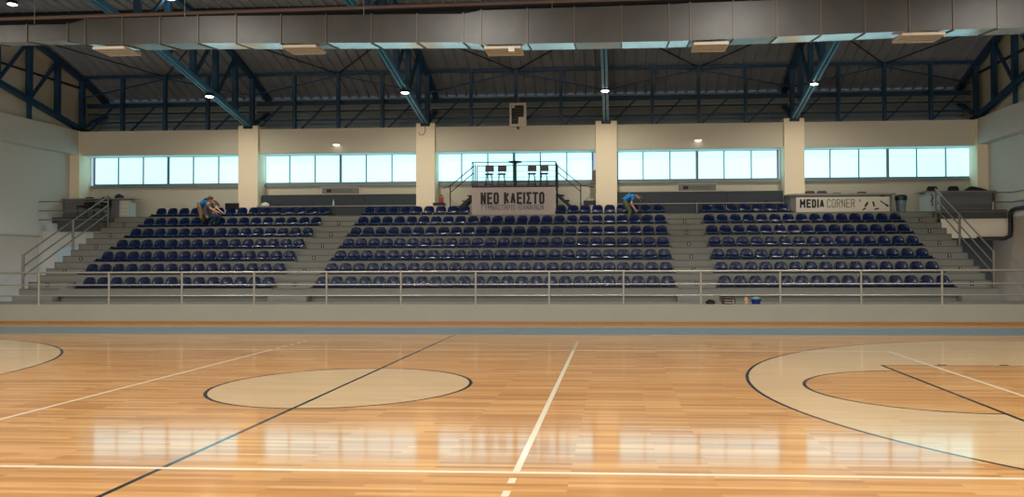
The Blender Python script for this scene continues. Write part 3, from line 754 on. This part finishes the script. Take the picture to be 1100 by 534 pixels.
# eaves girder: one per bay, between the trusses
for i in range(5):
    a, b = TX[i][0], TX[i+1][0]; w = b-a
    t = empty('eaves_girder', (a, 18.95, 6.9), 'blue lattice girder under the eaves above the %s window band from the left' % ORD[i+1], 'girder', 'eaves girders')
    MB().bar((.1, 0, 2.12), (w-.1, 0, 2.12), .1, .1).build('top_rail', 'blue', t)
    MB().bar((.1, .3, 1.05), (w-.1, .3, 1.05), .12, .16).build('middle_rail', 'blue', t)
    for z in (.38, .72): MB().bar((.1, .3, z), (w-.1, .3, z), .06, .07).build('girt', 'blue', t)
    for k in range(1, 4):
        MB().bar((w*k/4, 0, .0), (w*k/4, 0, 2.12), .12, .14).build('post', 'blue', t)
    for k in range(4):
        x0 = w*k/4
        MB().bar((x0+.15, .3, .05), (x0+w/8+.25, .3, .98), .06, .06).build('brace', 'blue', t)
    MB().bar((w*.5, .1, 2.05), (.1, .1, 1.35), .05, .05).build('long_brace', 'blue', t)
    MB().bar((w*.5, .1, 2.05), (w-.1, .1, 1.35), .05, .05).build('long_brace', 'blue', t)
    for q, xe in ((w*.5, .1), (w*.5, w-.1)):
        MB().bar((q, 0, 2.1), (xe, -3.4, 2.85), .035, .035).build('roof_bracing_rod', 'dark_steel', t)
# long roof purlins
for k, y in enumerate((14.7, 13.4)):
    o = MB().bar((-17.3, y, roof_z(y)-.07), (17.3, y, roof_z(y)-.07), .08, .12).build('roof_purlin', 'dark_steel')
    tag(o, 'dark roof purlin running the length of the hall, %s in from the eaves' % ORD[k+1], 'purlin', 'roof purlins')
# pipe and conduit hung in front of the roof above the duct
o = MB().tube([(-14.5, 9.5, 8.35), (16.5, 9.5, 8.62)], .045, 10).build('conduit_pipe', 'conduit'); tag(o, 'long thin pinkish pipe running above the air duct', 'pipe')
o = MB().bar((-14.2, 10.2, 8.42), (16.5, 10.2, 8.66), .12, .22).build('tie_beam', 'dark_steel'); tag(o, 'dark horizontal beam just above the air duct', 'beam')

# ------------------------------------------------------------------ air duct
du = empty('air_duct', (0, 6.8, 6.7), 'large galvanised rectangular air duct crossing the hall under the roof', 'duct')
# sections: x0,x1, zb0,zb1, zt0,zt1, y0 offset, depth
S = [(-16.9, -8.95, .27, .24, .68, .63, 0, .50), (-8.95, -8.52, .24, .14, .63, .75, 0, .58), (-8.52, -4.9, .14, .11, .75, .75, 0, .64),
     (-4.9, .40, .10, .02, .74, .67, 0, .64), (.40, .81, .02, -.04, .67, .74, 0, .66), (.81, 5.05, -.04, -.05, .74, .78, 0, .66),
     (5.05, 5.52, -.05, -.04, .78, .80, 0, .66), (5.52, 10.3, -.04, .07, .80, .86, 0, .66), (10.3, 16.9, .07, .16, .86, .95, 0, .66)]
RISE = .10   # duct underside tilted up towards the stand, shaped to catch window light
for (x0, x1, b0, b1, t0, t1, y0, d) in S:
    d *= 1.38
    n = max(1, round((x1-x0)/.98))
    for q in range(n):
        u0, u1 = q/n, (q+1)/n
        xa, xb = x0+(x1-x0)*u0+.006, x0+(x1-x0)*u1-.006
        za, zb = b0+(b1-b0)*u0, b0+(b1-b0)*u1; ya, yb = t0+(t1-t0)*u0, t0+(t1-t0)*u1
        mb = MB(); bm = mb.bm
        v = [bm.verts.new(p) for p in ((xa, 0, za), (xb, 0, zb), (xb, d, zb+RISE), (xa, d, za+RISE), (xa, 0, ya), (xb, 0, yb), (xb, d, yb), (xa, d, ya))]
        for f in ((0,3,2,1),(4,5,6,7),(0,1,5,4),(1,2,6,5),(2,3,7,6),(3,0,4,7)): bm.faces.new([v[i] for i in f])
        # shallow pyramid creases on the bottom sheet
        c = bm.verts.new(((xa+xb)/2, d/2, (za+zb)/2+RISE/2-.006))
        bm.faces.remove([f for f in bm.faces if set(f.verts) == {v[0], v[1], v[2], v[3]}][0])
        for i, j in ((0, 1), (1, 2), (2, 3), (3, 0)): bm.faces.new((v[j], v[i], c))
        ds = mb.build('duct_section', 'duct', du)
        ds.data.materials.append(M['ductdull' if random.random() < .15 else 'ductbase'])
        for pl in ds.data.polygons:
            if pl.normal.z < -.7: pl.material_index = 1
        g = .014; e = .022
        mb = MB(); mb.box(xb-g, xb+g, -e, 0, zb-e, yb+e).box(xb-g, xb+g, d, d+e, zb+RISE-e, yb+e).bar((xb, 0, zb-e/2), (xb, d, zb+RISE-e/2), 2*g, e).box(xb-g, xb+g, 0, d, yb, yb+e)
        mb.build('flange', 'ductrim', du)
for i, (a, b, z) in enumerate(((-8.40, -7.62, .10), (-3.85, -3.05, .05), (.86, 1.70, -.07), (5.60, 6.38, -.07), (10.17, 11.1, .05))):
    t = empty('air_diffuser', ((a+b)/2, 7.2, 6.7+z+.0), 'beige slatted air grille under the duct, %s from the left' % ORD[i+1], 'air grille', 'air grilles under the duct')
    w = (b-a)/2
    mb = MB(); mb.box(-w, w, -.33, -.30, -.05, .015).box(-w, w, .30, .33, -.05, .015).box(-w, -w+.03, -.3, .3, -.05, .015).box(w-.03, w, -.3, .3, -.05, .015)
    mb.build('grille_frame', 'louvre', t)
    mb = MB()
    for k in range(4): mb.bar((-w+.03, -.225+k*.15, -.04), (w-.03, -.225+k*.15, -.04), .085, .012)
    mb.build('slats', 'louvre', t)
    bx('grille_back', 'ductrim', -w+.03, w-.03, -.3, .3, .0, .01, t)
bx('small_sensor', 'white', 1.42, 1.56, .02, .12, -.20, -.10, du)
for x in (-15, -10, -6.3, -2, 2.4, 6.9, 12.2):
    MB().tube([(x, .3, .75), (x, .3, roof_z(7.1)-6.7-.1)], .008, 5).build('hanger_rod', 'steel', du)

# high bay lamps on the trusses
for i, (x, y, z) in enumerate(((-10.25, 15.79, 7.52), (-3.35, 15.78, 7.54), (3.5, 16.02, 7.54), (10.44, 15.74, 7.60))):
    t = empty('high_bay_lamp', (x, y, z), 'glowing round high bay lamp hung from the truss on pillar %s from the left' % ORD[i+1], 'lamp', 'high bay lamps over the stand')
    MB().lathe([(.13, 0), (.16, .02), (.13, .10), (.05, .14)], n=20).build('lamp_housing', 'dark_steel', t)
    MB().lathe([(.08, -.03), (.125, -.01), (.125, .0)], n=20).build('lamp_lens', M['lamp'], t)
    MB().tube([(0, 0, .12), (0, 0, chord_z(y)-z-.05)], .012, 6).build('hanger', 'dark_steel', t)
    l = area('high_bay_light', (0, 0, -.05), (.25, .25), 95, (1, .93, .8), (0, 0, 0), 160); l.parent = t
for i, (x, y, z) in enumerate(((-14.6, 12.2, 9.68), (-10.0, 12.9, 9.98))):
    t = empty('high_bay_lamp', (x, y, z), ('glowing high bay lamp at the top left corner, above the duct' if i == 0 else 'glowing high bay lamp at the top edge beside the first main truss'), 'lamp', 'high bay lamps above the duct')
    MB().lathe([(.13, 0), (.16, .02), (.13, .10), (.05, .14)], n=20).build('lamp_housing', 'dark_steel', t)
    MB().lathe([(.08, -.03), (.125, -.01), (.125, .0)], n=20).build('lamp_lens', M['lamp'], t)
    MB().tube([(0, 0, .12), (0, 0, roof_z(y)-z)], .012, 6).build('hanger', 'dark_steel', t)

# ================================================================== PEOPLE
def skin_mesh(name, verts, edges, radii, material, parent, sub=2, root=0):
    me = bpy.data.meshes.new(name); me.from_pydata([Vector(v) for v in verts], edges, [])
    o = bpy.data.objects.new(name, me); C.objects.link(o)
    mo = o.modifiers.new('skin', 'SKIN'); mo.use_smooth_shade = True
    sv = me.skin_vertices[0].data
    for i, r in enumerate(radii):
        r = r if isinstance(r, tuple) else (r, r)
        sv[i].radius = r
        sv[i].use_root = (i == root)
    ss = o.modifiers.new('sub', 'SUBSURF'); ss.levels = sub; ss.render_levels = sub
    bpy.context.view_layer.update()
    m2 = bpy.data.meshes.new_from_object(o.evaluated_get(bpy.context.evaluated_depsgraph_get()))
    bpy.data.objects.remove(o)
    m2.materials.clear(); m2.materials.append(M[material]); m2.shade_smooth()
    o = bpy.data.objects.new(name, m2); C.objects.link(o); o.parent = parent
    return o
def person(loc, label, J, top, bottom, sleeves=.5, shorts=False, hair='hair'):
    """J: joints in local coordinates (x to the right of the photo, y away, z up)"""
    p = empty('person', loc, label, 'person')
    j = {k: Vector(v) for k, v in J.items()}
    V, Ed, R = [], [], []
    def add(pt, r, par=None):
        V.append(pt); R.append(r)
        if par is not None: Ed.append((par, len(V)-1))
        return len(V)-1
    pel = add(j['pelvis'], .10); wa = add(j['waist'], .09, pel); ch = add(j['chest'], .11, wa)
    nb = add(j['neck'], .065, ch); hd0 = add(j['neck'].lerp(j['head'], .55), .055, nb)
    hd = add(j['head'], .088, hd0); tp = add(j['head']+(j['head']-j['neck']).normalized()*.075, .07, hd)
    ends = []
    for s in 'LR':
        hp = add(j['hip'+s], .085, pel); kn = add(j['knee'+s], .055, hp)
        cf = add(j['knee'+s].lerp(j['ankle'+s], .35), .053, kn); an = add(j['ankle'+s], .036, cf)
        add(j['ankle'+s]+Vector(J.get('toe', (.13, 0, -.05))), .032, an)
        sh = add(j['shoulder'+s], .05, ch); el = add(j['elbow'+s], .040, sh); wr = add(j['wrist'+s], .026, el)
        d = (j['wrist'+s]-j['elbow'+s]).normalized()
        pa = add(j['wrist'+s]+d*.06, (.022, .034), wr)
        ends.append((s, j['wrist'+s]+d*.06, d))
    body = skin_mesh('body', V, Ed, R, 'skin', p)
    # five separate fingers on each hand, curled downwards
    for s, c, d in ends:
        side = d.cross(Vector((0, 0, 1)))
        side = side.normalized() if side.length > .2 else Vector((0, 1, 0))
        dn = side.cross(d).normalized()
        if dn.z > 0: dn = -dn
        mb = MB()
        for q, (o_, ln) in enumerate(((-.030, .062), (-.010, .074), (.010, .078), (.030, .068))):
            a = c+side*o_-d*.01
            mb.tube([a, a+d*ln*.5+dn*.004, a+d*ln*.85+dn*.022, a+d*ln+dn*.045], [.0095, .009, .008, .006], 7)
        a = c-side*.034-d*.045
        mb.tube([a, a-side*.028+d*.025+dn*.01, a-side*.030+d*.055+dn*.024], [.012, .010, .007], 7)
        mb.build('fingers', 'skin', body, smooth=True)
    # face and hair
    f = Vector(J['face']).normalized(); upv = (j['head']-j['neck']).normalized(); sd = f.cross(upv).normalized(); h = j['head']+upv*.03
    mb = MB()
    mb.tube([h+f*.085+upv*.015, h+f*.112-upv*.02, h+f*.088-upv*.03], [.010, .014, .010], 7)
    for s in (-1, 1): mb.tube([h+sd*s*.088+upv*.025, h+sd*s*.098, h+sd*s*.088-upv*.03], [.012, .018, .010], 7)
    mb.build('nose_and_ears', 'skin', body, smooth=True)
    mb = MB()
    for s in (-1, 1):
        a = h+f*.092+sd*s*.034+upv*.012; mb.tube([a-sd*.011, a+sd*.011], [.008, .008], 6)
    mb.tube([h+f*.09-upv*.055-sd*.02, h+f*.09-upv*.055+sd*.02], .005, 5)
    mb.build('eyes_and_mouth', 'hair', body)
    bm = bmesh.new(); bmesh.ops.create_icosphere(bm, subdivisions=3, radius=1)
    cut = []
    for v in bm.verts:
        q = v.co.copy()
        keep = q.z > -.15 or q.x < -.35
        if q.x > .55 and q.z < .45: keep = False
        if not keep: cut.append(v)
        v.co = h-f*.008+upv*.012+(f*q.x*.107+sd*q.y*.101+upv*q.z*.112)
    bmesh.ops.delete(bm, geom=cut, context='VERTS')
    bmesh.ops.solidify(bm, geom=bm.faces[:], thickness=.01)
    mb = MB(); mb.bm.free(); mb.bm = bm; mb.build('hair', hair, p, smooth=True)
    # shirt
    V2, E2, R2 = [], [], []
    def add2(pt, r, par=None):
        V2.append(pt); R2.append(r)
        if par is not None: E2.append((par, len(V2)-1))
        return len(V2)-1
    a = add2(j['waist'], .155); b = add2(j['pelvis'].lerp(j['waist'], .1), .165, a); c = add2(j['chest'], .185, a)
    add2(j['chest'].lerp(j['neck'], .75), .10, c)
    for s in 'LR':
        q = add2(j['shoulder'+s], .085, c); add2(j['shoulder'+s].lerp(j['elbow'+s], sleeves), .068, q); add2(j['shoulder'+s].lerp(j['elbow'+s], sleeves+.2), .06, len(V2)-1)
    skin_mesh('shirt', V2, E2, R2, top, p)
    # trousers
    V2, E2, R2 = [], [], []
    a = add2(j['pelvis'], .15); add2(j['pelvis'].lerp(j['waist'], .6), .145, a)
    for s in 'LR':
        q = add2(j['hip'+s], .11, a); k = add2(j['knee'+s], .078, q)
        if not shorts:
            k2 = add2(j['knee'+s].lerp(j['ankle'+s], .5), .07, k); add2(j['knee'+s].lerp(j['ankle'+s], .93), .062, k2)
        else: add2(j['knee'+s].lerp(j['ankle'+s], .12), .078, k)
    skin_mesh('trousers', V2, E2, R2, bottom, p)
    for s in 'LR':
        an = j['ankle'+s]; tv = Vector(J.get('toe', (.13, 0, -.05)))
        mb = MB(); t0 = Vector((tv.x, tv.y, 0)).normalized()
        base = Vector((an.x, an.y, an.z-.045))
        mb.tube([base-t0*.07, base-t0*.03, base+t0*.08, base+t0*.17], [.035, .045, .045, .030], 10)
        mb.build('shoe', 'shoe', p, smooth=True)
    return p
T6 = Z1+DZ*5
person((4.28, 17.8, T6), 'person in blue T-shirt and olive trousers bending over the top seats beside the third pillar',
       dict(pelvis=(-.10, .02, .86), waist=(-.02, .02, 1.0), chest=(.14, .02, 1.07), neck=(.30, .02, 1.05), head=(.42, .02, .99),
            face=(.5, 0, -1), hipL=(-.09, .11, .80), hipR=(-.09, -.09, .80), kneeL=(.10, .14, .47), kneeR=(.09, -.10, .46),
            ankleL=(-.02, .16, .085), ankleR=(0, -.12, .085), toe=(.13, -.02, -.05),
            shoulderL=(.22, .20, 1.03), shoulderR=(.22, -.16, 1.02), elbowL=(.16, .24, .76), elbowR=(.12, -.22, .76), wristL=(.28, .16, .56), wristR=(.26, -.20, .54)),
       'blueshirt', 'olive')
person((-11.66, 17.84, T6), 'person in blue T-shirt and khaki trousers bent forward behind the one in grey',
       dict(pelvis=(.02, .05, .84), waist=(.08, .05, .93), chest=(.26, .05, 1.0), neck=(.42, .08, .97), head=(.52, .10, .92),
            face=(.3, 0, -1), hipL=(.0, .13, .80), hipR=(.0, -.05, .80), kneeL=(.08, .15, .45), kneeR=(.08, -.07, .45),
            ankleL=(-.02, .15, .085), ankleR=(-.01, -.09, .085), toe=(.13, -.02, -.05),
            shoulderL=(.32, .22, .94), shoulderR=(.32, -.12, .94), elbowL=(.38, .26, .68), elbowR=(.36, -.14, .68), wristL=(.52, .2, .52), wristR=(.52, -.08, .52)),
       'blueshirt', 'khaki')
person((-11.12, 17.42, T6), 'person in grey T-shirt and dark jeans crouching with both arms stretched to the right',
       dict(pelvis=(-.08, .0, .40), waist=(-.08, .0, .54), chest=(-.03, .0, .76), neck=(.02, .0, .90), head=(.05, .0, .985),
            face=(1, 0, -.4), hipL=(-.05, .10, .38), hipR=(-.05, -.09, .38), kneeL=(.36, .14, .40), kneeR=(.34, -.12, .36),
            ankleL=(.24, .14, .085), ankleR=(.10, -.14, .085), toe=(.12, -.02, -.05),
            shoulderL=(.02, .18, .83), shoulderR=(.04, -.18, .80), elbowL=(.24, .16, .70), elbowR=(.20, -.20, .66), wristL=(.42, .10, .58), wristR=(.42, -.14, .55)),
       'greyshirt', 'jeans')
